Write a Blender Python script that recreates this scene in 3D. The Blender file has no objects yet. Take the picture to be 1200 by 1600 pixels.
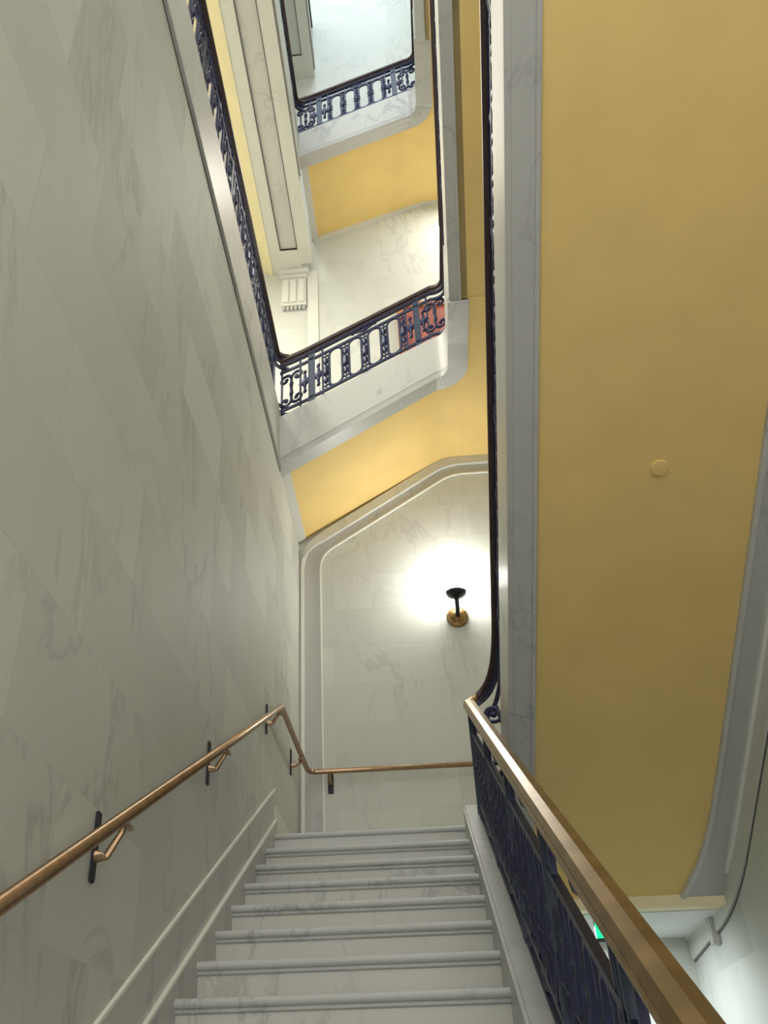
import bpy, bmesh, math, random
from mathutils import Vector, Matrix
random.seed(7)
PI = math.pi
S = bpy.context.scene
COL = S.collection

# ---------------------------------------------------------------- camera
def cam_axes(p, y, r):
    cy, sy, cp, sp = math.cos(y), math.sin(y), math.cos(p), math.sin(p)
    f = Vector((sy*cp, cy*cp, sp)); R = Vector((cy, -sy, 0)); U = R.cross(f)
    return R*math.cos(r)+U*math.sin(r), -R*math.sin(r)+U*math.cos(r), f
R_, U_, F_ = cam_axes(.6329, -.0771, -.0266)
cd = bpy.data.cameras.new('camera'); cam = bpy.data.objects.new('camera', cd); COL.objects.link(cam)
cam.matrix_world = Matrix(((R_.x, U_.x, -F_.x, 0), (R_.y, U_.y, -F_.y, 0), (R_.z, U_.z, -F_.z, 0), (0, 0, 0, 1)))
cd.sensor_fit = 'AUTO'; cd.sensor_width = 36; cd.lens = 36*1500.2/1600
cd.shift_x = (600-521.6)/1600; cd.shift_y = -(800-673.)/1600
cd.clip_start = .05
S.camera = cam

# ---------------------------------------------------------------- light
S.view_settings.view_transform = 'Standard'; S.view_settings.look = 'None'
S.view_settings.gamma = 1; S.view_settings.use_curve_mapping = False
S.view_settings.exposure = 0.12
wd = bpy.data.worlds.new('world'); S.world = wd; wd.use_nodes = True
wd.node_tree.nodes['Background'].inputs[0].default_value = (1, .985, .965, 1)
wd.node_tree.nodes['Background'].inputs[1].default_value = 2.8

def area(name, loc, size, power, color, rot=(0, 0, 0)):
    l = bpy.data.lights.new(name, 'AREA'); l.shape = 'RECTANGLE'; l.size, l.size_y = size
    l.energy = power; l.color = color
    o = bpy.data.objects.new(name, l); COL.objects.link(o); o.location = loc; o.rotation_euler = rot
    return o
area('skylight_lamp', (-.1, 4, 16.8), (1.6, 8), 240, (.80, .92, 1.0))
area('gallery_fill', (-2.3, 5.5, 8.6), (.8, 3.5), 210, (1, .95, .82))  # added fill, no fixture seen; brightens the end wall of the upper storey
area('upper_gallery_fill', (-2.1, 5.5, 12.6), (.8, 3.5), 60, (.92, .96, 1))  # same kind of added fill for the top storey, no lamp known there
area('lower_hall_fill', (.95, 7.8, 1.12), (.5, .5), 40, (.88, .95, 1))  # unseen light added under the landing to brighten the lower right wall
area('corner_landing_fill', (1.3, 7.7, 9.68), (.5, .5), 55, (1, .97, .90))  # hidden fill without housing, added to lift the walls over the cross flight
GLOBE_GLOW = 90

# ---------------------------------------------------------------- materials
def new_mat(name):
    m = bpy.data.materials.new(name); m.use_nodes = True
    return m, m.node_tree.nodes, m.node_tree.links, m.node_tree.nodes['Principled BSDF']

def marble(name, base, vein, axis='yz', brick=None, vscale=.9, vamt=.5, rough=.38, tone=.09, bias=(1, 1, 1)):
    m, N, L, B = new_mat(name)
    geo = N.new('ShaderNodeNewGeometry')
    sep = N.new('ShaderNodeSeparateXYZ'); L.new(geo.outputs['Position'], sep.inputs[0])
    mp = N.new('ShaderNodeMapping'); L.new(geo.outputs['Position'], mp.inputs[0])
    mp.inputs['Rotation'].default_value = (.6, .35, .5); mp.inputs['Scale'].default_value = (1, 1, .45)
    off = None
    if brick:
        comb = N.new('ShaderNodeCombineXYZ')
        L.new(sep.outputs[axis[0].upper()], comb.inputs[0]); L.new(sep.outputs[axis[1].upper()], comb.inputs[1])
        br = N.new('ShaderNodeTexBrick'); L.new(comb.outputs[0], br.inputs['Vector'])
        br.inputs['Scale'].default_value = 1; br.inputs['Brick Width'].default_value = brick[0]; br.inputs['Row Height'].default_value = brick[1]
        br.inputs['Mortar Size'].default_value = .0022; br.inputs['Mortar Smooth'].default_value = .3; br.inputs['Bias'].default_value = 0
        br.inputs['Color1'].default_value = (1-tone,)*3+(1,); br.inputs['Color2'].default_value = (1+tone*.5,)*3+(1,)
        br.inputs['Mortar'].default_value = (.87, .86, .83, 1)
        # every block is cut from another piece of stone: shift the veins block by block
        sc = N.new('ShaderNodeVectorMath'); sc.operation = 'SCALE'; sc.inputs[3].default_value = 37
        L.new(br.outputs['Color'], sc.inputs[0])
        ad = N.new('ShaderNodeVectorMath'); ad.operation = 'ADD'
        L.new(mp.outputs[0], ad.inputs[0]); L.new(sc.outputs[0], ad.inputs[1]); vec = ad.outputs[0]
    else:
        vec = mp.outputs[0]
    n1 = N.new('ShaderNodeTexNoise'); L.new(vec, n1.inputs['Vector']); n1.inputs['Scale'].default_value = vscale
    n1.inputs['Detail'].default_value = 9; n1.inputs['Roughness'].default_value = .62; n1.inputs['Distortion'].default_value = 1.1
    sb = N.new('ShaderNodeMath'); sb.operation = 'SUBTRACT'; sb.inputs[1].default_value = .5; L.new(n1.outputs[0], sb.inputs[0])
    ab = N.new('ShaderNodeMath'); ab.operation = 'ABSOLUTE'; L.new(sb.outputs[0], ab.inputs[0])
    rp = N.new('ShaderNodeValToRGB'); L.new(ab.outputs[0], rp.inputs[0])
    rp.color_ramp.elements[0].position = 0; rp.color_ramp.elements[0].color = (vamt,)*3+(1,)
    rp.color_ramp.elements[1].position = .022; rp.color_ramp.elements[1].color = (0, 0, 0, 1)
    n2 = N.new('ShaderNodeTexNoise'); L.new(vec, n2.inputs['Vector']); n2.inputs['Scale'].default_value = 1.6; n2.inputs['Detail'].default_value = 6
    n3 = N.new('ShaderNodeTexNoise'); L.new(geo.outputs['Position'], n3.inputs['Vector']); n3.inputs['Scale'].default_value = .8; n3.inputs['Detail'].default_value = 3
    mul = N.new('ShaderNodeMath'); mul.operation = 'MULTIPLY'; L.new(rp.outputs[0], mul.inputs[0])
    r3 = N.new('ShaderNodeMapRange'); L.new(n3.outputs[0], r3.inputs[0]); r3.inputs[1].default_value = .42; r3.inputs[2].default_value = .62; L.new(r3.outputs[0], mul.inputs[1])
    r2 = N.new('ShaderNodeMapRange'); L.new(n2.outputs[0], r2.inputs[0]); r2.inputs[1].default_value = .3; r2.inputs[2].default_value = .75
    r2.inputs[3].default_value = 0; r2.inputs[4].default_value = .16
    ad2 = N.new('ShaderNodeMath'); ad2.operation = 'ADD'; ad2.use_clamp = True; L.new(mul.outputs[0], ad2.inputs[0]); L.new(r2.outputs[0], ad2.inputs[1])
    mx = N.new('ShaderNodeMix'); mx.data_type = 'RGBA'; L.new(ad2.outputs[0], mx.inputs[0])
    mx.inputs[6].default_value = base+(1,); mx.inputs[7].default_value = vein+(1,)
    out = mx.outputs[2]
    if brick:
        m2 = N.new('ShaderNodeMix'); m2.data_type = 'RGBA'; m2.blend_type = 'MULTIPLY'; m2.inputs[0].default_value = 1
        L.new(out, m2.inputs[6]); L.new(br.outputs['Color'], m2.inputs[7]); out = m2.outputs[2]
    L.new(out, B.inputs['Base Color']); B.inputs['Roughness'].default_value = rough
    B.inputs['Specular IOR Level'].default_value = .4
    return m

def plain(name, col, rough=.5, metal=0., noise=.0, nscale=20., spec=.5):
    m, N, L, B = new_mat(name)
    B.inputs['Roughness'].default_value = rough; B.inputs['Metallic'].default_value = metal
    B.inputs['Specular IOR Level'].default_value = spec
    if noise:
        geo = N.new('ShaderNodeNewGeometry'); n = N.new('ShaderNodeTexNoise'); L.new(geo.outputs['Position'], n.inputs['Vector'])
        n.inputs['Scale'].default_value = nscale; n.inputs['Detail'].default_value = 5
        r = N.new('ShaderNodeMapRange'); L.new(n.outputs[0], r.inputs[0]); r.inputs[1].default_value = .3; r.inputs[2].default_value = .7
        r.inputs[3].default_value = 1-noise; r.inputs[4].default_value = 1+noise
        v = N.new('ShaderNodeVectorMath'); v.operation = 'SCALE'; v.inputs[0].default_value = col; L.new(r.outputs[0], v.inputs[3])
        L.new(v.outputs[0], B.inputs['Base Color'])
    else:
        B.inputs['Base Color'].default_value = tuple(col)+(1,)
    return m

def glow(name, col, strength):
    m, N, L, B = new_mat(name)
    B.inputs['Base Color'].default_value = tuple(col)+(1,); B.inputs['Emission Color'].default_value = tuple(col)+(1,)
    B.inputs['Emission Strength'].default_value = strength
    return m

WB = (.585, .60, .54); VN = (.29, .30, .29)
M = {}
M['wall_yz'] = marble('ashlar_marble_side', WB, VN, 'yz', (.92, .43), vamt=.42, tone=.13, rough=.6)
M['wall_xz'] = marble('ashlar_marble_end', WB, VN, 'xz', (.70, .37), vamt=.32, tone=.06, rough=.5)
M['marble'] = marble('white_marble', (.58, .58, .53), (.27, .27, .27), vamt=.6, vscale=1.3)
M['marble_band'] = marble('grey_white_marble', (.50, .50, .47), (.24, .24, .25), vamt=.5, vscale=1.1)
M['step'] = marble('worn_marble', (.56, .56, .49), (.26, .26, .25), vamt=.65, vscale=1.7)
M['tread'] = marble('worn_tread_marble', (.50, .51, .48), (.22, .22, .22), vamt=.65, vscale=1.9)
M['pale'] = marble('pale_marble', (.66, .66, .59), (.4, .4, .37), vamt=.25, vscale=1.2)
M['bead'] = plain('polished_marble_edge', (.78, .78, .70), .3)
M['yellow'] = plain('yellow_plaster', (.80, .575, .215), .75, noise=.04, nscale=3)
M['cream'] = plain('cream_paint', (.82, .73, .46), .6, noise=.03, nscale=4)
M['white'] = plain('white_plaster', (.72, .74, .72), .7, noise=.02, nscale=3)
M['iron'] = plain('blue_black_iron', (.020, .024, .070), .42, .2, noise=.3, nscale=30)
M['post'] = plain('grey_blue_iron', (.035, .050, .082), .45, .2, noise=.2, nscale=30)
M['bronze'] = plain('worn_bronze', (.25, .158, .058), .36, .8, noise=.25, nscale=9)
M['darkrail'] = plain('dark_bronze_rail', (.060, .036, .034), .42, .15, noise=.2, nscale=9)  # darker copy of the rail bronze, for rails seen from below
M['brass'] = plain('old_brass', (.38, .25, .15), .30, .9, noise=.15, nscale=25)
M['darkbrass'] = plain('tarnished_brass', (.035, .03, .04), .5, .6, noise=.3, nscale=30)
M['door'] = plain('red_brown_wood', (.30, .070, .045), .5, noise=.18, nscale=8)
M['doorframe'] = plain('orange_brown_wood', (.38, .13, .055), .5, noise=.18, nscale=8)
M['globe'] = glow('lit_glass', (1, .985, .94), GLOBE_GLOW)
M['exit'] = glow('green_lit', (0.0, .95, .32), 1.1)
M['black'] = plain('black_metal', (.012, .012, .014), .5, noise=.2)
M['seam'] = plain('dark_joint', (.13, .125, .11), .8)
M['ink'] = plain('grey_letter', (.25, .24, .22), .7)
M['glass'] = glow('skylight_glass', (.80, .92, 1), .75)

# ---------------------------------------------------------------- building helpers
def mesh_obj(name, bm, mat, parent=None, smooth=False):
    bmesh.ops.recalc_face_normals(bm, faces=bm.faces)
    me = bpy.data.meshes.new(name); bm.to_mesh(me); bm.free()
    if smooth:
        for p in me.polygons: p.use_smooth = True
    me.materials.append(mat)
    return link(name, me, parent)

def link(name, me, parent=None, mw=None):
    o = bpy.data.objects.new(name, me); COL.objects.link(o)
    if parent is not None:
        o.parent = parent
        o.matrix_parent_inverse = PINV[parent.name]
    if mw is not None: o.matrix_basis = mw
    PINV[o.name] = o.matrix_basis.inverted()
    return o
PINV = {}

def props(o, label, cat, group=None, kind=None):
    o['label'] = label; o['category'] = cat
    if group: o['group'] = group
    if kind: o['kind'] = kind
    return o

def thing(name, loc, label, cat, group=None, kind=None):
    o = bpy.data.objects.new(name, None); COL.objects.link(o); o.location = loc; o.empty_display_size = .1
    PINV[o.name] = Matrix.Translation(-Vector(loc))
    return props(o, label, cat, group, kind)

def structure(name, bm, mat, label, cat, parent=None):
    o = mesh_obj(name, bm, mat, parent)
    return props(o, label, cat, kind='structure')

def BM(): return bmesh.new()

def box(bm, x0, x1, y0, y1, z0, z1, bev=0):
    vs = [bm.verts.new((x, y, z)) for x in (x0, x1) for y in (y0, y1) for z in (z0, z1)]
    fs = [(0, 1, 3, 2), (4, 6, 7, 5), (0, 4, 5, 1), (2, 3, 7, 6), (0, 2, 6, 4), (1, 5, 7, 3)]
    F = [bm.faces.new([vs[i] for i in f]) for f in fs]
    if bev:
        es = list({e for f in F for e in f.edges})
        bmesh.ops.bevel(bm, geom=es, offset=bev, segments=2, affect='EDGES')
    return bm

def letters(name, text, size, extrude, mat, M4, parent=None, bold=0):
    c = bpy.data.curves.new(name, 'FONT'); c.body = text; c.size = size; c.extrude = extrude; c.offset = bold; c.align_x = 'CENTER'
    o = bpy.data.objects.new('tmp', c); COL.objects.link(o)
    me = bpy.data.meshes.new_from_object(o.evaluated_get(bpy.context.evaluated_depsgraph_get())); me.name = name
    bpy.data.objects.remove(o); me.materials.clear(); me.materials.append(mat)
    return link(name, me, parent, M4)

def prism(bm, pts, fn, a, b):
    """polygon pts (u,v) swept from a to b; fn(u,v,w)->xyz"""
    A = [bm.verts.new(fn(u, v, a)) for u, v in pts]; Bv = [bm.verts.new(fn(u, v, b)) for u, v in pts]
    n = len(pts)
    bm.faces.new(A); bm.faces.new(list(reversed(Bv)))
    for i in range(n): bm.faces.new((A[i], Bv[i], Bv[(i+1) % n], A[(i+1) % n]))
    return bm
fYZ = lambda u, v, w: (w, u, v)      # profile in YZ swept along X
fXZ = lambda u, v, w: (u, w, v)      # profile in XZ swept along Y
fXY = lambda u, v, w: (u, v, w)

def sweep(bm, path, prof, closed_prof=True, vertical_up=True):
    """profile (side, up) carried along a 3-D path; 'side' stays horizontal"""
    P = [Vector(p) for p in path]; rings = []
    for i, p in enumerate(P):
        t = (P[min(i+1, len(P)-1)]-P[max(i-1, 0)]); 
        h = Vector((t.x, t.y, 0))
        if h.length < 1e-6: h = Vector((0, 1, 0))
        h.normalize(); side = Vector((h.y, -h.x, 0)); t.normalize()
        up = Vector((0, 0, 1)) if vertical_up else side.cross(t)
        if up.z < 0: up = -up
        rings.append([bm.verts.new(p+side*a+up*b) for a, b in prof])
    n = len(prof)
    for r0, r1 in zip(rings, rings[1:]):
        for k in range(n): bm.faces.new((r0[k], r0[(k+1) % n], r1[(k+1) % n], r1[k]))
    bm.faces.new(rings[0]); bm.faces.new(list(reversed(rings[-1])))
    return bm

def tube(bm, path, r, seg=8, closed=False):
    P = [Vector(p) for p in path]; rings = []; n = len(P); ref = None
    for i, p in enumerate(P):
        if closed: t = P[(i+1) % n]-P[i-1]
        else: t = P[min(i+1, n-1)]-P[max(i-1, 0)]
        t.normalize()
        if ref is None: ref = Vector((0, 0, 1)) if abs(t.z) < .9 else Vector((0, 1, 0))
        s = t.cross(ref)
        if s.length < 1e-4: s = t.cross(Vector((1, .3, 0)))
        s.normalize(); u = s.cross(t); ref = u
        rr = r[i] if isinstance(r, (list, tuple)) else r
        rings.append([bm.verts.new(p+(s*math.cos(2*PI*k/seg)+u*math.sin(2*PI*k/seg))*rr) for k in range(seg)])
    pairs = list(zip(rings, rings[1:]))+([(rings[-1], rings[0])] if closed else [])
    for a, b in pairs:
        for k in range(seg): bm.faces.new((a[k], a[(k+1) % seg], b[(k+1) % seg], b[k]))
    if not closed: bm.faces.new(rings[0]); bm.faces.new(list(reversed(rings[-1])))
    return bm

def lathe(bm, prof, M4=None, seg=20):
    """(r, z) profile round the local Z axis"""
    M4 = M4 or Matrix(); rings = []
    for r, z in prof:
        rings.append([bm.verts.new(M4 @ Vector((max(r, 1e-4)*math.cos(2*PI*k/seg), max(r, 1e-4)*math.sin(2*PI*k/seg), z))) for k in range(seg)])
    for a, b in zip(rings, rings[1:]):
        for k in range(seg): bm.faces.new((a[k], a[(k+1) % seg], b[(k+1) % seg], b[k]))
    bm.faces.new(rings[0]); bm.faces.new(list(reversed(rings[-1])))
    return bm

def arc(c, r, a0, a1, n=10):
    return [(c[0]+r*math.cos(a0+(a1-a0)*i/n), c[1]+r*math.sin(a0+(a1-a0)*i/n)) for i in range(n+1)]

def round_path(pts, rads, n=10):
    """2-D polyline with its inner corners rounded"""
    out = [Vector(pts[0])]
    for i in range(1, len(pts)-1):
        p0, p, p1 = Vector(pts[i-1]), Vector(pts[i]), Vector(pts[i+1]); d = rads[i-1]
        a = p+(p0-p).normalized()*d; b = p+(p1-p).normalized()*d
        for k in range(n+1):
            t = k/n; out.append(a*(1-t)**2+p*2*t*(1-t)+b*t*t)
    out.append(Vector(pts[-1])); return out

def ribbon(bm, path, o0, o1, fn, w0, w1):
    """strip between the offsets o0 and o1 of a 2-D path, thick from w0 to w1"""
    P = [Vector(p) for p in path]; n = len(P); A = []; O1 = o1
    for i in range(n):
        t = (P[min(i+1, n-1)]-P[max(i-1, 0)]).normalized(); nn = Vector((t.y, -t.x))
        if callable(O1): o1 = O1(i)
        A.append([bm.verts.new(fn(*(P[i]+nn*o), w)) for o, w in ((o0, w0), (o1, w0), (o1, w1), (o0, w1))])
    for a, b in zip(A, A[1:]):
        for k in range(4): bm.faces.new((a[k], a[(k+1) % 4], b[(k+1) % 4], b[k]))
    bm.faces.new(A[0]); bm.faces.new(list(reversed(A[-1])))
    return bm

# ---------------------------------------------------------------- measures (metres; eye at the origin)
XL, XR, YB = -1.033, 1.98, 8.45          # left wall, right wall, back wall
RISE, RUN = .1744, .3701
YTOP, ZL = 6.817, 1.661                  # edge and level of the half landing
SL = RISE/RUN
nos = lambda y: ZL+SL*(y-YTOP)           # nosing line of the lower flight
SB = .468                                # slope of the flights that climb toward the viewer
XI = .56                                 # their inner face

# ---------------------------------------------------------------- shell
structure('wall_left', box(BM(), XL-.25, XL, -2.5, YB, -3.2, 4.765), M['wall_yz'], 'tall grey white marble wall along the left side of the lower stairs', 'wall')
structure('wall_back', box(BM(), -4.6, XR+.3, YB, YB+.3, -3.2, 17), M['wall_xz'], 'end wall of marble blocks behind the half landing', 'wall')
structure('wall_right', box(BM(), XR, XR+.3, -2.5, YB, -3.2, 17), M['wall_yz'], 'marble wall right of the upper flights', 'wall')
structure('wall_gallery', box(BM(), -4.6, -4.3, -2.5, YB, 4.9, 17), M['white'], 'white wall at the far side of the galleries', 'wall')
structure('ceiling', box(BM(), -4.6, -1.21, -2.5, YB, 17, 17.3), M['white'], 'white ceiling on the gallery side of the skylight', 'ceiling')
structure('ceiling_six', box(BM(), 1.01, XR, -2.5, YB, 17, 17.3), M['white'], 'white ceiling on the far side of the skylight', 'ceiling')
sk = thing('skylight', (-.1, 3, 17), 'pale skylight closing the top of the stairwell', 'skylight')
mesh_obj('glass', box(BM(), -1.2, 1.0, -2.5, YB, 17.05, 17.1), M['glass'], sk)
for k in range(8): mesh_obj('glazing_bar', box(BM(), -1.2, 1.0, -2.4+k*1.5, -2.34+k*1.5, 16.98, 17.05), M['white'], sk)

structure('floor_lower', box(BM(), XL, XR, -2.5, YB, -3.2, -3.1), M['marble'], 'marble floor of the lower hall', 'floor')
structure('light_block_front', box(BM(), XL-.25, XR+.3, -2.7, -2.5, -3.2, -1.2), M['wall_xz'], 'added low marble block behind the viewer that limits the light', 'wall')  # unseen blocker, added and kept low to control light coming from behind
structure('floor_upper', box(BM(), XL, XR, -2.5, -.95, 4.9, 5.2), M['yellow'], 'upper corridor floor slab behind the viewer', 'floor')
# half landing: slab, and the marble base course round it
structure('floor', box(box(BM(), XL, XI, YTOP+.02, YB, 1.18, ZL), XI, XR, YTOP+.02, YB, 1.45, ZL), M['marble'], 'marble half landing at the head of the lower stairs', 'floor')
bm = BM(); box(bm, XL, XL+.02, YTOP+.1, YB, ZL, ZL+.21); box(bm, XL, XR, YB-.02, YB, ZL, ZL+.21)
structure('baseboard_landing', bm, M['pale'], 'low marble base course round the half landing', 'baseboard')
# lowest visible part of the left wall: sloping base course with two light edges
bm = BM()
y0, y1 = .2, 6.95
prism(bm, [(y0, nos(y0)-.5), (y1, nos(y1)-.4), (y1, nos(y1)+.262), (y0, nos(y0)+.262)], fYZ, XL, XL+.012)
prism(bm, [(y0, nos(y0)-.5), (y1, nos(y1)-.4), (y1, nos(y1)+.055), (y0, nos(y0)+.055)], fYZ, XL+.012, XL+.028)
bl = structure('baseboard_left', bm, M['marble_band'], 'sloping marble base course rising with the lower steps', 'baseboard')
for h, x in ((.262, .014), (.055, .030)):
    b2 = BM(); prism(b2, [(y0, nos(y0)+h), (y1, nos(y1)+h), (y1, nos(y1)+h+.014), (y0, nos(y0)+h+.014)], fYZ, XL, XL+x)
    o = mesh_obj('edge_bead', b2, M['bead'], bl); o['label'] = 'pale edge line'

# galleries: slabs, edge bands
def gallery(n, x_face, z_face0, curb, zfloor, y_end, lab, beam=None):
    g = structure('floor_gallery_%s' % n, box(BM(), -4.3, x_face-.14, -2.5, YB, zfloor-.3, zfloor), M['pale'], 'floor slab of the %s' % lab, 'floor')
    t = thing('trim_%s' % n, (x_face, 3, z_face0), 'marble edge band under the railing of the %s' % lab, 'trim', kind='structure')
    mesh_obj('curb', box(BM(), x_face-.16, x_face, -2.0, y_end, z_face0, curb, .006), M['marble'], t)
    b = BM(); box(b, x_face-.01, x_face+.022, -2.0, y_end-.1, z_face0, z_face0+.05, .008); mesh_obj('moulding', b, M['marble_band'], t)
    b = BM(); box(b, x_face-.01, x_face+.010, -2.0, y_end-.1, z_face0+.058, z_face0+.085); mesh_obj('moulding', b, M['marble_band'], t)
    b = BM(); box(b, x_face-.01, x_face+.004, -2.0, y_end-.1, z_face0-.012, z_face0); mesh_obj('joint', b, M['seam'], t)
    return t
G1, G2 = 5.42, 9.50
gallery('one', XL, 4.765, G1, 5.2, 7.12, 'lower gallery')
gallery('two', -.86, 8.76, G2, 9.25, 7.12, 'middle gallery')
gallery('three', -.80, 12.86, 13.45, 13.3, YB, 'top gallery')
# ceilings under the upper galleries, beams along the well with sunk panels
for z, n, xf, lab in ((8.70, 'four', -.86, 'middle gallery'), (12.8, 'five', -.80, 'top gallery')):
    structure('ceiling_%s' % n, box(BM(), -4.3, xf-.5, -2.5, YB, z+.06, z+.14), M['cream'], 'cream ceiling under the %s' % lab, 'ceiling')
    t = thing('trim_%s' % n, (xf-.25, 3, z), 'marble beam with sunk panel below the %s' % lab, 'trim', kind='structure')
    b = BM()
    # soffit made of four margins round the sunk panel
    box(b, xf-.50, xf-.36, -2.0, YB, z, z+.12); box(b, xf-.15, xf, -2.0, YB if n == 'five' else 8.3, z, z+.12); box(b, xf-.36, xf-.15, 8.05, YB, z, z+.12)
    mesh_obj('beam', b, M['pale'], t)
    mesh_obj('panel', box(BM(), xf-.36, xf-.15, -2.0, 8.05, z+.025, z+.1), M['marble'], t)
    for x in (xf-.365, xf-.155): mesh_obj('joint', box(BM(), x, x+.010, -2.0, 8.055, z-.002, z+.02), M['seam'], t)
    mesh_obj('joint', box(BM(), xf-.365, xf-.145, 8.05, 8.06, z-.002, z+.02), M['seam'], t)
    b = BM()
    for k, (dx, dz) in enumerate(((.0, .0), (.035, .025), (.075, .05))): box(b, xf-.54-dx, xf-.50-dx, -2.0, YB, z+dz-.01, z+.1)
    mesh_obj('cornice', b, M['cream'], t)

# corbel on the end wall under the middle beam
cb = thing('corbel', (-1.1, YB, 8.05), 'pale marble corbel with flutes and small dentils under the gallery beam', 'corbel')
mesh_obj('body', box(BM(), -1.245, -.945, YB-.045, YB, 8.12, 8.60, .006), M['pale'], cb)
b = BM(); box(b, -1.28, -.91, YB-.09, YB, 8.62, 8.70, .006); box(b, -1.265, -.925, YB-.07, YB, 8.56, 8.62, .006); mesh_obj('cap', b, M['pale'], cb)
for x in (-1.235, -1.14, -1.045):
    mesh_obj('flute', box(BM(), x, x+.082, YB-.060, YB-.04, 8.15, 8.54, .01), M['pale'], cb)
mesh_obj('base_band', box(BM(), -1.25, -.94, YB-.06, YB, 8.10, 8.13, .004), M['pale'], cb)
for k in range(6): mesh_obj('dentil', box(BM(), -1.235+k*.049, -1.207+k*.049, YB-.04, YB, 8.055, 8.10), M['marble_band'], cb)

# ---------------------------------------------------------------- lower flight
fl = thing('staircase', (-.37, 4.2, .2), 'lower flight of worn white marble steps climbing from the viewer to the half landing', 'staircase')
def step_bm(x0, x1, y, z, run, dirn=1, depth=.30):
    """one step: rounded nosing, small fillet under it, riser; y = front of the nosing"""
    nz = .036; r = nz/2; pr = [(0, 0)]
    pr = [(y+dirn*(run+.03), z), (y+dirn*r, z)]
    pr += [(y+dirn*(r-r*math.sin(a)), z-r+r*math.cos(a)) for a in [PI*k/8 for k in range(1, 9)]]
    pr += [(y+dirn*.022, z-nz), (y+dirn*.022, z-nz-.012), (y+dirn*.034, z-nz-.018), (y+dirn*(run+.03), z-nz-.018)]
    return prism(BM(), pr, fYZ, x0, x1)
for n in range(-11, 8):
    y = 4.226+RUN*n; z = .4403+RISE*n
    run = RUN if n < 7 else .25
    st = mesh_obj('step', step_bm(XL+.028, .292, y, z, run), M['tread'], fl)
    mesh_obj('riser', box(BM(), XL+.028, .288, y+.036, y+run+.02, z-.22, z-.050), M['step'], st)
# inner curb that carries the railing
y0 = .2
cprof = [(y0, nos(y0)-.55), (6.9, nos(6.9)-.42), (6.9, nos(6.9)+.09), (y0, nos(y0)+.09)]
bm = prism(BM(), cprof, fYZ, .287, .475)
mesh_obj('curb', bm, M['marble_band'], fl)
bm = BM()
for n in range(8):
    pass
bm = prism(BM(), [(y0, nos(y0)+.085), (6.92, nos(6.92)+.085), (6.92, nos(6.92)+.105), (y0, nos(y0)+.105)], fYZ, .30, .47)
mesh_obj('curb_cap', bm, M['marble_band'], fl)
# rounded curb round the head of the well
bm = BM()
path = [(.38, 6.9), (.38, 6.98)]+[tuple(p) for p in arc((.52, 6.98), .14, PI, 0, 12)]+[(.66, 6.9)]
ribbon(bm, path, -.085, .085, fXY, 1.20, nos(6.9)+.10)
mesh_obj('curb', bm, M['marble'], fl)

# ---------------------------------------------------------------- flights climbing toward the viewer
def return_flight(z0, y_lo, y_hi, y_first, z_first, border, lab, detector=None, right_curve=True):
    """z0: soffit plane z = z0 - SB*y ; y_lo is the low (far) end"""
    zf = lambda y: z0-SB*y
    t = thing('staircase', (1.2, y_lo, z_first), lab, 'staircase')
    xb = border
    b = prism(BM(), [(y_hi, zf(y_hi)), (y_lo, zf(y_lo)), (y_lo, zf(y_lo)+.12), (y_hi, zf(y_hi)+.12)], fYZ, xb-.01, XR-.004); 
    o = mesh_obj('soffit', b, M['yellow'], t); o['label'] = 'mustard yellow plaster underside'
    # marble stringer: face, moulding, underside border
    b = prism(BM(), [(y_hi, zf(y_hi)), (y_lo, zf(y_lo)), (y_lo, zf(y_lo)+.5), (y_hi, zf(y_hi)+.5)], fYZ, XI, XI+.15); mesh_obj('stringer', b, M['marble'], t)
    b = prism(BM(), [(y_hi, zf(y_hi)-.012), (y_lo, zf(y_lo)-.012), (y_lo, zf(y_lo)+.03), (y_hi, zf(y_hi)+.03)], fYZ, XI+.022, xb); mesh_obj('border', b, M['marble_band'], t)
    b = prism(BM(), [(y_hi, zf(y_hi)-.020), (y_lo, zf(y_lo)-.020), (y_lo, zf(y_lo)+.02), (y_hi, zf(y_hi)+.02)], fYZ, xb-.022, xb); mesh_obj('bead', b, M['marble_band'], t)
    b = prism(BM(), [(y_hi, zf(y_hi)-.008), (y_lo, zf(y_lo)-.008), (y_lo, zf(y_lo)+.055), (y_hi, zf(y_hi)+.055)], fYZ, XI-.008, XI+.03); mesh_obj('moulding', b, M['marble_band'], t)
    # right-hand border against the wall, curving in at its foot
    fS = lambda u, v, w: (u, v, zf(v)+w)
    e = [(XR-.004, y_hi), (XR-.004, y_lo)]
    inner = [(1.70, y_lo), (1.735, y_lo-.12), (1.775, y_lo-.27), (1.805, y_lo-.48), (1.82, y_lo-.75), (1.825, y_lo-1.2), (1.84, y_hi)] if right_curve else [(1.82, y_lo), (1.84, y_hi)]
    b = prism(BM(), [e[0], e[1]]+inner, fS, -.016, .03); mesh_obj('border', b, M['marble_band'], t)
    pth = list(reversed(inner)); b = ribbon(BM(), pth, -.028, 0, fS, -.03, .02); mesh_obj('bead', b, M['marble'], t)
    if detector:
        d = detector; nrm = Vector((0, SB, 1)).normalized(); P = Vector((d[0], d[1], zf(d[1])))
        q = nrm.to_track_quat('-Z', 'Y').to_matrix().to_4x4()
    n = 0; y = y_first; z = z_first
    while y > y_hi and n < 24:
        z += RISE; mesh_obj('step', step_bm(XI+.15, XR-.004, y, z, RUN, -1, .10), M['step'], t); y -= RUN; n += 1
    return t
B = return_flight(4.592, 7.16, -.9, YTOP, ZL, .705, 'flight overhead on the right with wide mustard yellow underside and marble borders')
E_ = return_flight(8.57, 6.04, -.9, 5.58, 6.14, .655, 'next flight up on the right with narrow strip of yellow underside beyond the near flight')
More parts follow.
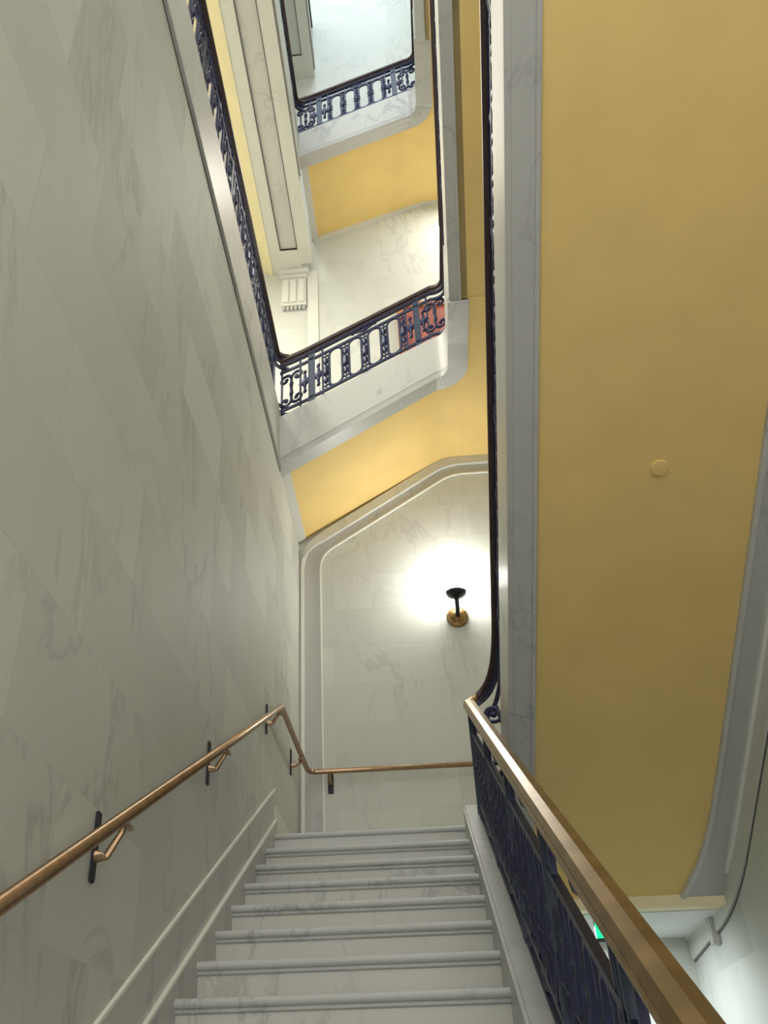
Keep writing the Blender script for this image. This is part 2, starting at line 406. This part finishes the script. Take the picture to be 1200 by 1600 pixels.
E2 = return_flight(12.57, 6.08, -.9, 5.6, 10.2, .655, 'top flight on the right with pale grey marble stringer near the skylight')

# cross beam under the front of the half landing, soffit of the landing
bm = BM(); box(bm, .70, XR, 7.16, 7.31, 1.17, 1.26, .004)
structure('trim_six', bm, M['cream'], 'narrow cream band where the yellow underside meets the half landing', 'trim')
bm = BM(); box(bm, .56, XR, 7.31, YB, 1.165, 1.20)
structure('ceiling_two', bm, M['white'], 'white underside of the half landing', 'ceiling')
# frame on the right wall below the near soffit
pR = round_path([(0., 4.592), (7.03, 1.30), (YB, 1.19)], [.5], 10)
t7 = thing('trim_seven', (XR, 6, 1.6), 'marble frame on the right wall following the yellow underside', 'trim', kind='structure')
fRW = lambda u, v, w: (w, u, v)
mesh_obj('frame', ribbon(BM(), pR, .0, .045, fRW, XR-.045, XR), M['bead'], t7)
mesh_obj('frame', ribbon(BM(), pR, .045, .185, fRW, XR-.022, XR), M['pale'], t7)
mesh_obj('joint', ribbon(BM(), pR, .185, .197, fRW, XR-.006, XR), M['seam'], t7)
mesh_obj('pilaster', box(BM(), XR-.05, XR, 7.58, 7.68, 1.0, 1.19, .004), M['marble_band'], t7)

# ---------------------------------------------------------------- cross flights over the landing
def cross_flight(x0, zc, sc, zb, sb, zs, ss, x_flat, zflat, z_land, y_front_land, lab, steps, zg):
    """curb top = zc+sc*x ; stringer foot = zb+sb*x ; soffit = zs+ss*x up to x_flat, then level zflat (the corner landing)"""
    t = thing('staircase', (0, 7.7, zb), lab, 'staircase')
    YF = 7.0
    # plaster underside, and the level underside of the corner landing
    top = lambda x: zs+ss*x
    sof = round_path([(x0, top(x0)), (x_flat, zflat), (XR-.004, zflat)], [.16], 8)
    pts = [tuple(p) for p in sof]+[(XR-.004, zflat+.15), (x_flat-.1, zflat+.15), (x0, top(x0)+.15)]
    b = prism(BM(), pts, fXZ, YF+.10, YB-.004); o = mesh_obj('soffit', b, M['yellow'], t); o['label'] = 'yellow plaster underside'
    b = box(BM(), XI+.10, XR-.004, y_front_land, YF+.101, zflat+.001, zflat+.15); o = mesh_obj('soffit', b, M['yellow'], t); o['label'] = 'yellow plaster underside'
    # stringer face with rounded right corner running into the next flight's face
    cr = .13
    plan = [(x0-.03, YF)]+[(x0+(XI-cr-x0)*k/12, YF) for k in range(1, 13)]+[(XI-cr+cr*math.sin(a), YF-cr+cr*math.cos(a)) for a in [PI/2*k/8 for k in range(1, 9)]]+[(XI, YF-cr-.3), (XI, y_front_land)]
    bmS = BM(); lo = []; hi = []
    E_lo = lambda s: None
    def prof_z(x, y):
        if y >= YF-1e-6: return zb+sb*x, zc+sc*x
        k = (YF-y)
        return None
    s_end = XI-cr
    zl_end, zc_end = zb+sb*s_end, zc+sc*s_end
    rows = []
    for (x, y) in plan:
        pz = prof_z(x, y)
        if pz is None:
            ds = (YF-y) if y < YF-cr+1e-6 else cr*.9*math.asin(max(-1, min(1, (x-s_end)/cr)))
            k = min(1, ds/.35)
            zl = zl_end+(zflat-zl_end)*k if ds < .35 else zflat
            zz = zc_end+sc*.10*k+max(0, ds-.2)*.25
            pz = (zl, zz)
        rows.append((x, y, pz[0], pz[1]))
    def strip(rows, off_out, thick, f0, f1):
        b = BM(); V = []
        for i, r in enumerate(rows):
            p = Vector(rows[max(i-1, 0)][:2]); q = Vector(rows[min(i+1, len(rows)-1)][:2]); d = (q-p).normalized(); nn = Vector((d.y, -d.x))  # toward the well
            z0, z1 = f0(r), f1(r)
            a = Vector(r[:2])+nn*off_out; c = Vector(r[:2])-nn*thick
            V.append([b.verts.new((*a, z0)), b.verts.new((*a, z1)), b.verts.new((*c, z1)), b.verts.new((*c, z0))])
        for v, w in zip(V, V[1:]):
            for k in range(4): b.faces.new((v[k], v[(k+1) % 4], w[(k+1) % 4], w[k]))
        b.faces.new(V[0]); b.faces.new(list(reversed(V[-1])))
        return b
    mesh_obj('stringer', strip(rows, 0, .14, lambda r: r[2]-.004, lambda r: r[3]), M['marble'], t)
    mesh_obj('moulding', strip(rows, .022, .16, lambda r: r[2]-.03, lambda r: r[2]+.018), M['marble_band'], t)
    mesh_obj('moulding', strip(rows, .010, .16, lambda r: r[2]+.026, lambda r: r[2]+.048), M['marble_band'], t)
    mesh_obj('joint', strip(rows, .003, .16, lambda r: r[2]+.052, lambda r: r[2]+.060), M['seam'], t)
    mesh_obj('joint', strip(rows, .015, .16, lambda r: r[2]+.018, lambda r: r[2]+.026), M['seam'], t)
    mesh_obj('border', strip(rows, -.012, .095, lambda r: r[2]-.010, lambda r: r[2]+.05), M['pale'], t)
    # left-hand border of the underside
    b = prism(BM(), [(x0-.01, top(x0)-.014), (x0+.07, top(x0+.07)-.014), (x0+.07, top(x0+.07)+.03), (x0-.01, top(x0)+.03)], fXZ, YF+.12, YB-.004); mesh_obj('border', b, M['pale'], t)
    for k in range(steps):
        x = x0+.25*k+.08; z = zg+RISE*(k+1)
        mesh_obj('step', prism(BM(), [(x, max(z-.15, top(x)+.02)), (x, z), (x+.28, z), (x+.28, min(z-.01, top(x+.28)+.03))], fXZ, YF+.14, YB-.004), M['step'], t)
    mesh_obj('landing', box(BM(), .36, XR-.004, YF+.14, YB-.004, zflat+.15, z_land), M['marble'], t)
    mesh_obj('landing', box(BM(), XI+.15, XR-.004, y_front_land-.3, YF+.14, zflat+.15, z_land), M['marble'], t)
    return t
D = cross_flight(XL, 5.93, .557, 5.43, .59, 5.437, .58, .50, 5.735, 6.14, 6.04, 'cross flight just above the half landing with broad yellow underside and marble stringer', 5, 5.2)
Ff = cross_flight(-.86, 9.943, .478, 9.476, .443, 9.62, .40, .60, 9.80, 10.2, 6.08, 'upper cross flight near the top of the well with yellow underside and round detector', 4, 9.3)

# frame on the end wall following the soffit above the half landing
pB = round_path([(XL+.02, ZL+.2), (XL+.02, 4.78), (.50, 5.727), (XR, 5.727)], [.27, .2], 12)
fBW = lambda u, v, w: (u, w, v)
t8 = thing('trim_eight', (0, YB, 4), 'marble frame with pale inner line round the lamp wall of the half landing', 'trim', kind='structure')
top_only = [p for p in pB if p.y > 4.66]
mesh_obj('frame', ribbon(BM(), pB, 0, .03, fBW, YB-.035, YB), M['bead'], t8)
mesh_obj('frame', ribbon(BM(), top_only, -.01, lambda i: .02+.065*min(1, i/7), fBW, YB-.05, YB), M['pale'], t8)
mesh_obj('frame', ribbon(BM(), pB, .03, .185, fBW, YB-.012, YB), M['marble_band'], t8)
mesh_obj('bead', ribbon(BM(), pB, .185, .197, fBW, YB-.022, YB), M['bead'], t8)
t9 = thing('trim_nine', (0, YB, 9.4), 'slim marble strip where the upper yellow underside meets the end wall', 'trim', kind='structure')
mesh_obj('frame', ribbon(BM(), [(-.86, 9.276), (.60, 9.86), (XR, 9.80)], 0, .08, fBW, YB-.03, YB), M['pale'], t9)
# plain pier strip beside the corbel
bm = box(BM(), -.93, -.80, YB-.02, YB, 6.0, 8.70, .004)
structure('trim_ten', bm, M['pale'], 'narrow flat marble strip beside the fluted corbel', 'trim')

# ---------------------------------------------------------------- iron railings
H = .655
RAILP = [(-.020, 0), (-.022, .012), (-.044, .020), (-.046, .034), (-.040, .040), (-.042, .052), (-.030, .070), (0, .077), (.030, .070), (.042, .052), (.040, .040), (.046, .034), (.044, .020), (.022, .012), (.020, 0)]
GAP = lambda h: .15 if h > .68 else .095      # clear gap under the handrail
CACHE = {}
def part_mesh(kind, s, h):
    key = (kind, round(s, 4), round(h, 3))
    if key in CACHE: return CACHE[key]
    b = BM(); lo, up = .095, h-GAP(h)
    if kind == 'post':
        box(b, -.028, .028, -.013, .013, 0, h)
        for k in (-1, 1): box(b, k*.028-.004, k*.028+.004, -.017, .017, 0, h)
        mat = M['post']
    elif kind == 'bar':
        box(b, -.010, .010, -.010, .010, 0, h); mat = M['iron']
    elif kind == 'loop':
        r, hw = .062, .064
        pts = [(hw*math.cos(a), up-.068+.062*math.sin(a)) for a in [PI*k/8 for k in range(9)]]+[(hw*math.cos(a), lo+.068+.062*math.sin(a)) for a in [PI+PI*k/8 for k in range(9)]]
        tube(b, [(x, 0, z) for x, z in pts], .014, 6, True); mat = M['iron']
    elif kind == 'baluster':
        m = (lo+up)/2
        lathe(b, [(.006, lo+.02), (.011, lo+.05), (.008, lo+.07), (.022, lo+.10), (.022, lo+.13), (.010, lo+.16), (.016, m-.06), (.032, m-.035), (.032, m+.035), (.016, m+.06), (.010, up-.16), (.022, up-.13), (.022, up-.10), (.008, up-.07), (.011, up-.05), (.006, up-.02)], seg=8)
        for z in (m, lo+.115, up-.115, lo+.05, up-.05): box(b, -.034 if z == m else -.024, .034 if z == m else .024, -.006, .006, z-.008, z+.008)
        for z in (m-.025, m+.025): box(b, -.045, .045, -.005, .005, z-.005, z+.005)
        mat = M['iron']
    elif kind == 'rosette':
        m = (lo+up)/2
        lathe(b, [(.004, m-.14), (.018, m-.125), (.018, m-.105), (.010, m-.095), (.016, m-.06), (.016, m+.06), (.010, m+.095), (.018, m+.105), (.018, m+.125), (.004, m+.14)], seg=8)
        lathe(b, [(.01, -.018), (.040, -.012), (.048, 0), (.040, .012), (.01, .018)], Matrix.Translation((0, 0, m)) @ Matrix.Rotation(PI/2, 4, 'X'), 12)
        for k in (-1, 1): lathe(b, [(.001, -.02), (.014, 0), (.001, .02)], Matrix.Translation((k*.044, 0, m)) @ Matrix.Rotation(PI/2, 4, 'Y'), 6)
        mat = M['iron']
    elif kind in ('crest', 'foot_ornament'):
        z = h-.045 if kind == 'crest' else .045
        lathe(b, [(.002, -.13), (.014, -.115), (.005, -.09), (.016, -.06), (.022, -.03), (.034, 0), (.022, .03), (.016, .06), (.005, .09), (.014, .115), (.002, .13)], Matrix.Translation((0, 0, z)) @ Matrix.Rotation(PI/2, 4, 'Y') @ Matrix.Scale(.5, 4, (0, 1, 0)), 8)
        mat = M['iron']
    elif kind == 'scroll':
        m = (lo+up)/2
        for sg in (1, -1):
            # two C-scrolls back to back, above and below the middle
            for sd in (1, -1):
                pts = []
                for k in range(22):
                    a = k/21*2.1*PI; r = .058*(1-k/21*.78)
                    pts.append((sd*(.058-r*math.cos(a)), 0, m+sg*(.132+r*math.sin(a))))
                tube(b, pts, .016, 6)
                tube(b, [(sd*.005, 0, m), (sd*.006, 0, m+sg*.05), (sd*.004, 0, m+sg*.135)], .010, 6)
                lathe(b, [(.001, -.016), (.016, 0), (.001, .016)], Matrix.Translation((sd*.052, 0, m+sg*.135)) @ Matrix.Rotation(PI/2, 4, 'X'), 8)
        lathe(b, [(.010, m-.10), (.022, m-.06), (.015, m-.02), (.015, m+.02), (.022, m+.06), (.010, m+.10)], seg=8)
        mat = M['iron']
    for v in b.verts: v.co.z += s*v.co.x
    bmesh.ops.recalc_face_normals(b, faces=b.faces)
    me = bpy.data.meshes.new(kind); b.to_mesh(me); b.free(); me.materials.append(mat)
    CACHE[key] = me
    return me

def railing(label, P0, ang, s, u0, u1, posts, path=None, scrolls=(), extra_bars=(), h=H, bars_path=None, rail='darkrail'):
    """P0: point on the curb top at u=0; ang: heading in plan; s: slope; posts: list of u where flat posts stand, panels between neighbours"""
    P0 = Vector(P0); d = Vector((math.cos(ang), math.sin(ang), 0)); Rz = Matrix.Rotation(ang, 4, 'Z')
    at = lambda u, z=0: P0+d*u+Vector((0, 0, s*u+z))
    t = thing('railing', at((u0+u1)/2), label, 'railing', 'wrought iron railings round the stairwell')
    pp = path or [at(u0), at(u1)]
    def lift(z): return [Vector(p)+Vector((0, 0, z)) for p in pp]
    o = mesh_obj('handrail', sweep(BM(), lift(h), RAILP), M[rail], t); o['label'] = 'bronze moulded handrail' if rail == 'bronze' else 'dark brown moulded handrail'
    mesh_obj('rail_plate', sweep(BM(), lift(h-.022), [(-.019, 0), (.019, 0), (.019, .024), (-.019, .024)]), M['iron'], t)
    bp = bars_path or pp
    for z in (h-GAP(h), .095, .008):
        mesh_obj('crossbar', sweep(BM(), [Vector(p)+Vector((0, 0, z)) for p in bp], [(-.013, -.012), (.013, -.012), (.013, .012), (-.013, .012)]), M['iron'], t)
    def put(kind, u): link(kind, part_mesh(kind, s, h), t, Matrix.Translation(at(u)) @ Rz)
    for k, u in enumerate(posts):
        put('post', u)
        for sgn in (-1, 1):
            if (sgn > 0 and k < len(posts)-1) or (sgn < 0 and k > 0) or (u0+.12 < u+sgn*.105 < u1-.0):
                put('rosette', u+sgn*.065); put('bar', u+sgn*.108)
    for a, c in zip(posts, posts[1:]):
        P = c-a; q = P/1.05
        for f in (-.385, -.1925, 0, .1925, .385): put('baluster', (a+c)/2+f*q)
        for f in (-.289, -.0963, .0963, .289): put('loop', (a+c)/2+f*q)
        put('crest', (a+c)/2); put('foot_ornament', (a+c)/2)
    for u in scrolls: put('scroll', u)
    for u in extra_bars: put('bar', u)
    return t

# near railing of the lower flight: curb top = nos + .105 ; heading +Y
XA = .39; hA = .70
zA = lambda y: nos(y)+.105
XBr = .625
zBc = lambda y: 4.592+.5-SB*y
# the rail turns round the head of the well into the rail of the next flight
YA, YJ = 6.62, 6.1
plan = [(XA+.055-.055*math.cos(a), YA+.055*math.sin(a)) for a in [PI/2*k/5 for k in range(6)]]
c0, c1, c2, c3 = (XA+.055, YA+.055), (XA+.175, YA+.055), (XBr, YA-.08), (XBr, YJ)
plan += [tuple(c0[i]*(1-t)**3+3*c1[i]*t*(1-t)**2+3*c2[i]*t*t*(1-t)+c3[i]*t**3 for i in (0, 1)) for t in [k/12 for k in range(1, 13)]]
dist = [0]
for p, q_ in zip(plan, plan[1:]): dist.append(dist[-1]+math.dist(p, q_))
zs0, zs1 = zA(YA)+hA, zBc(YJ)+H
turn = [(p[0], p[1], zs0+(zs1-zs0)*(d/dist[-1])-hA) for p, d in zip(plan, dist)]
pathA = [(XA, .3, zA(.3)), (XA, 6.55, zA(6.55))]+turn[:6]
yl = [.3+6.42-1.05*k for k in range(7)]
postsA = sorted(u for u in [6.47-1.05*k for k in range(6)])
def shift(us, base): return [u-base for u in us]
rA = railing('near dark iron railing with bronze handrail along the right of the lower steps', (XA, .3, zA(.3)), PI/2, SL, 0, 6.3,
        shift(postsA, .3), path=pathA, extra_bars=(6.28,), h=hA, rail='bronze')
# landing bend: scroll under the turning rail
turn_t = thing('railing', (.51, 6.7, 1.8), 'short iron railing bend with open scroll at the head of the lower steps', 'railing', 'wrought iron railings round the stairwell')
lift = lambda pts, z: [Vector(p)+Vector((0, 0, z)) for p in pts]
o = mesh_obj('handrail', sweep(BM(), lift(turn[5:], hA), RAILP), M['darkrail'], turn_t); o['label'] = 'dark brown handrail bend'
mesh_obj('rail_plate', sweep(BM(), lift(turn[5:], hA-.022), [(-.019, 0), (.019, 0), (.019, .024), (-.019, .024)]), M['iron'], turn_t)
for z in (hA-.15, .10): mesh_obj('crossbar', sweep(BM(), lift(turn[2:], z), [(-.013, -.012), (.013, -.012), (.013, .012), (-.013, .012)]), M['iron'], turn_t)
def spiral(cx, cy, cz, r0, sg, sd):
    b = BM(); pts = []
    for k in range(30):
        a = .5+k/29*2.25*PI; r = r0*(1-k/29*.80)
        pts.append((cx+sd*r*math.cos(a), cy-.35*sd*r*math.cos(a), cz+sg*r*math.sin(a)))
    tube(b, pts, .014, 6); lathe(b, [(.002, -.014), (.022, 0), (.002, .014)], Matrix.Translation(pts[-1]) @ Matrix.Rotation(PI/2, 4, 'X'), 10)
    return b
mesh_obj('scroll', spiral(.535, 6.5, 2.30, .07, -1, 1), M['iron'], turn_t)
b = spiral(.52, 6.55, 2.02, .085, 1, 1); tube(b, [(.565, 6.53, 2.36), (.60, 6.52, 2.20), (.595, 6.53, 2.06)], .014, 6)
mesh_obj('scroll', b, M['iron'], turn_t)
mesh_obj('end_post', box(BM(), XA-.02, XA+.02, 6.60, 6.64, zA(6.62)-.02, zA(6.62)+hA), M['post'], turn_t)
mesh_obj('end_post', box(BM(), XBr-.014, XBr+.014, 6.08, 6.12, zBc(6.1), zBc(6.1)+H), M['post'], turn_t)

# railing of the flight on the right (heading -Y, climbing)
def right_railing(label, z0, y_start, y_end, x, first, prefix=None):
    zc = lambda y: z0+.5-SB*y
    L = y_start-y_end
    posts = [first+1.05*k for k in range(8) if first+1.05*k < L-.1]
    path = [(x, y_start, zc(y_start)), (x, y_end, zc(y_end))]
    if prefix: path = prefix+path
    return railing(label, (x, y_start, zc(y_start)), -PI/2, SB, 0, L, posts, path=path)
right_railing('long dark iron railing climbing along the marble edge of the wide yellow underside', 4.592, 6.1, -.3, XBr, .35)

# railings of the cross flights, with their bends into the flights on the right
def cross_railing(label, x0, zc, sc, zE, ylow, h=H):
    YR = 7.07; cr = .15; xr = XI+.05
    c = lambda x: zc+sc*x
    z_corner = c(xr-cr)
    zEc = lambda y: zE+.5-SB*y
    y_join = 6.2
    path = [(x0, YR, c(x0)+.02), (x0+.15, YR, c(x0+.15)+.005), (x0+.25, YR, c(x0+.25)), (xr-cr, YR, z_corner)]
    L0 = z_corner; n = 8
    tot = cr*PI/2+(YR-cr-y_join)
    for k in range(1, n+1):
        a = PI/2*k/n; f = (cr*a)/tot
        path.append((xr-cr+cr*math.sin(a), YR-cr+cr*math.cos(a), L0+(zEc(y_join)-L0)*f))
    path.append((xr, y_join, zEc(y_join)))
    return path
pD = cross_railing('', -1.05, 5.93, .557, 8.57, 6.2)
railing('iron railing with four open loops on the cross flight above the half landing', (-.745, 7.07, 5.93-.557*.745), 0, .557, -.30, 1.37, [0, 1.05],
        path=pD, scrolls=(-.195, 1.235), extra_bars=(-.285,))
right_railing('thin dark railing line beside the narrow yellow strip of the next flight up', 8.57, 6.2, -.3, XI+.045, .4)
pF = cross_railing('', -.88, 9.943, .478, 12.57, 6.2)
railing('blue lit iron railing with open loops on the top cross flight near the skylight', (-.62, 7.07, 9.943-.478*.62), 0, .478, -.24, 1.24, [0, .93],
        path=pF, scrolls=(-.165, 1.10), extra_bars=(-.225,))
right_railing('uppermost iron railing beside the bright bluish end wall on the right', 12.57, 6.2, -.3, XI+.045, .4)

# gallery railings, heading -Y, level; each ends in a small bend to the cross railing
def gallery_railing(label, x, z, y_end, start=7.07, cr=.12, bend=True):
    y0 = start-cr if bend else start
    path = [(x, y0, z), (x, y_end, z)]
    if bend: path = [(x+cr-cr*math.sin(a), start-cr+cr*math.cos(a), z) for a in [PI/2*k/6 for k in range(6)]]+path
    L = y0-y_end
    posts = [.22+1.05*k for k in range(9) if .22+1.05*k < L]
    return railing(label, (x, y0, z), -PI/2, 0, 0, L, posts, path=path, extra_bars=(.04,))
gallery_railing('level iron railing of the lower gallery on top of the tall left wall', -1.085, G1, .2)
gallery_railing('level iron railing of the middle gallery beside the panelled beam', -.915, G2, 2.2)
gallery_railing('level iron railing of the top gallery ending at the bright end wall', -.86, 13.45, 4.2, start=YB-.02, bend=False)

# ---------------------------------------------------------------- brass wall handrail
wr = thing('handrail', (XL, 5, 1.6), 'slim brass handrail on brackets along the left wall and round the landing corner', 'handrail')
xh = XL+.09; yh = YB-.11
zr = 2.49
def corner(p, a, c, r=.07, n=6):
    p, a, c = Vector(p), Vector(a), Vector(c); A = p+(a-p).normalized()*r; C = p+(c-p).normalized()*r
    return [A*(1-k/n)**2+p*2*(k/n)*(1-k/n)+C*(k/n)**2 for k in range(n+1)]
s0 = (xh, .5, .425+(.5-2.256)*.4668); k0 = (xh, 6.66, 2.485); k1 = (xh, yh, zr+.03); k2 = (1.7, yh, zr+.03)
path = [Vector(s0)]+corner(k0, s0, k1, .035, 4)+corner(k1, k0, k2, .085, 8)+[Vector(k2)]
mesh_obj('rail', tube(BM(), path, .0215, 14), M['brass'], wr, True)
for (y, zc) in ((3.122, .747), (4.71, 1.493), (6.523, 2.35), (7.83, 2.455)):
    br = mesh_obj('bracket', box(BM(), XL, XL+.012, y-.019, y+.019, zc-.105, zc+.105, .004), M['darkbrass'], wr); br['label'] = 'dark wall plate with brass arm'
    zt = (.425+(y-2.256)*.4668 if y < 6.66 else zr+.0)
    b = BM(); tube(b, [(XL+.01, y, zc-.03), (XL+.045, y, zc-.03), (XL+.085, y, zt-.045), (xh, y, zt-.012)], [.020, .014, .011, .011], 8)
    box(b, xh-.020, xh+.020, y-.045, y+.045, zt-.030-.0, zt-.018)
    mesh_obj('arm', b, M['brass'], br)
br = mesh_obj('bracket', box(BM(), -.785, -.735, YB-.012, YB, 2.36, 2.53, .004), M['darkbrass'], wr); br['label'] = 'dark wall plate with brass arm'
b = BM(); tube(b, [(-.76, YB-.01, 2.44), (-.76, YB-.06, 2.44), (-.76, yh, 2.50)], [.022, .015, .012], 8); mesh_obj('arm', b, M['brass'], br)

# ---------------------------------------------------------------- wall lamps
def sconce(x, z, label):
    t = thing('wall_lamp', (x, YB, z), label, 'lamp')
    my = Matrix.Translation((x, YB, z)) @ Matrix.Rotation(PI/2, 4, 'X')
    b = lathe(BM(), [(.10, 0), (.104, .012), (.092, .022), (.082, .02), (.06, .035), (.03, .05), (.0, .055)], my, 28)
    o = mesh_obj('back_plate', b, M['bronze'], t, True); o['label'] = 'round bronze back plate with ring of beads'
    b = BM()
    for k in range(20):
        a = 2*PI*k/20; b2 = [(.0, -.008), (.008, 0), (.0, .008)]
        lathe(b, b2, Matrix.Translation((x+.088*math.cos(a), YB-.024, z+.088*math.sin(a))), 6)
    mesh_obj('bead_ring', b, M['brass'], t)
    b = tube(BM(), [(x, YB-.04, z), (x, YB-.10, z-.005), (x, YB-.155, z+.025), (x, YB-.175, z+.08), (x, YB-.175, z+.13)], [.024, .021, .020, .021, .026], 12)
    mesh_obj('arm', b, M['darkbrass'], t, True)
    mc = Matrix.Translation((x, YB-.175, z+.12))
    b = lathe(BM(), [(.02, 0), (.05, .006), (.085, .022), (.098, .045), (.10, .06), (.09, .06), (.085, .05), (.03, .03)], mc, 28); mesh_obj('cup', b, M['darkbrass'], t, True)
    pr = [(.115*math.sin(PI*k/14), .175-.115*math.cos(PI*k/14)) for k in range(15)]
    b = lathe(BM(), pr, mc, 28); mesh_obj('globe', b, M['globe'], t, True)
    return t
sconce(.474, 3.925, 'bronze wall lamp with glowing round shade on the landing end wall')

# letter on the wall over the lamp
fo = letters('stair_letter', 'A', .055, .002, M['ink'], Matrix.Translation((.505, YB-.003, 4.46)) @ Matrix.Rotation(PI/2, 4, 'X'))
props(fo, 'small letter A on the end wall above the wall lamp', 'letter')

# detectors on the undersides
def detector(x, y, z, slope_vec, label, r):
    q = Vector(slope_vec).normalized().to_track_quat('Z', 'Y').to_matrix().to_4x4(); m = Matrix.Translation((x, y, z)) @ q
    t = thing('smoke_detector', (x, y, z), label, 'detector', 'painted round detectors on the undersides')
    mesh_obj('base', lathe(BM(), [(r, -.005), (r, .010), (r*.93, .016), (r*.80, .016)], m, 28), M['yellow'], t)
    mesh_obj('cap', lathe(BM(), [(r*.78, .0), (r*.78, .012), (r*.70, .018), (0, .019)], m, 28), M['yellow'], t)
detector(1.31, 4.124, 4.592-SB*4.124, (0, -SB, -1), 'round yellow painted detector on the wide overhead underside', .045)
detector(.027, 7.8, 9.62+.40*.027, (.40, 0, -1), 'round yellow painted detector on the top cross flight underside', .055)

# ---------------------------------------------------------------- door on the corner landing
dr = thing('door_1', (.57, YB, 6.14), 'red brown panelled wooden door behind the loops of the cross flight railing', 'door', kind='structure')
bm = BM(); box(bm, .135, .215, YB-.07, YB, 6.14, 7.985, .006); box(bm, .925, 1.005, YB-.07, YB, 6.14, 7.985, .006); box(bm, .135, 1.005, YB-.07, YB, 7.905, 7.99, .006)
o = mesh_obj('frame', bm, M['doorframe'], dr); o['label'] = 'orange brown door frame'
mesh_obj('leaf', box(BM(), .215, .925, YB-.05, YB-.005, 6.14, 7.905), M['door'], dr)
for x in (.27, .60):
    for z0, z1 in ((6.30, 6.85), (6.98, 7.80)): mesh_obj('panel', box(BM(), x, x+.27, YB-.064, YB-.045, z0, z1, .012), M['door'], dr)
mesh_obj('knob', lathe(BM(), [(.012, 0), (.012, .03), (.03, .045), (.03, .06), (.0, .075)], Matrix.Translation((.275, YB-.05, 7.05)) @ Matrix.Rotation(PI/2, 4, 'X'), 14), M['brass'], dr, True)

# ---------------------------------------------------------------- exit sign under the landing
ex = thing('exit_sign', (1.25, 8.3, 1.1), 'lit green exit sign under the half landing behind the bronze handrail', 'sign')
bm = BM(); yS = 7.40
zc0 = 1.035
box(bm, 1.12, 1.41, yS, yS+.045, zc0-.022, zc0+.13, .004); mesh_obj('housing', bm, M['black'], ex)
o = letters('lettering', 'EXIT', .145, .003, M['exit'], Matrix.Translation((1.267, yS-.004, zc0+.008)) @ Matrix.Rotation(PI/2, 4, 'X'), ex, .008)
o['label'] = 'green lit word EXIT'
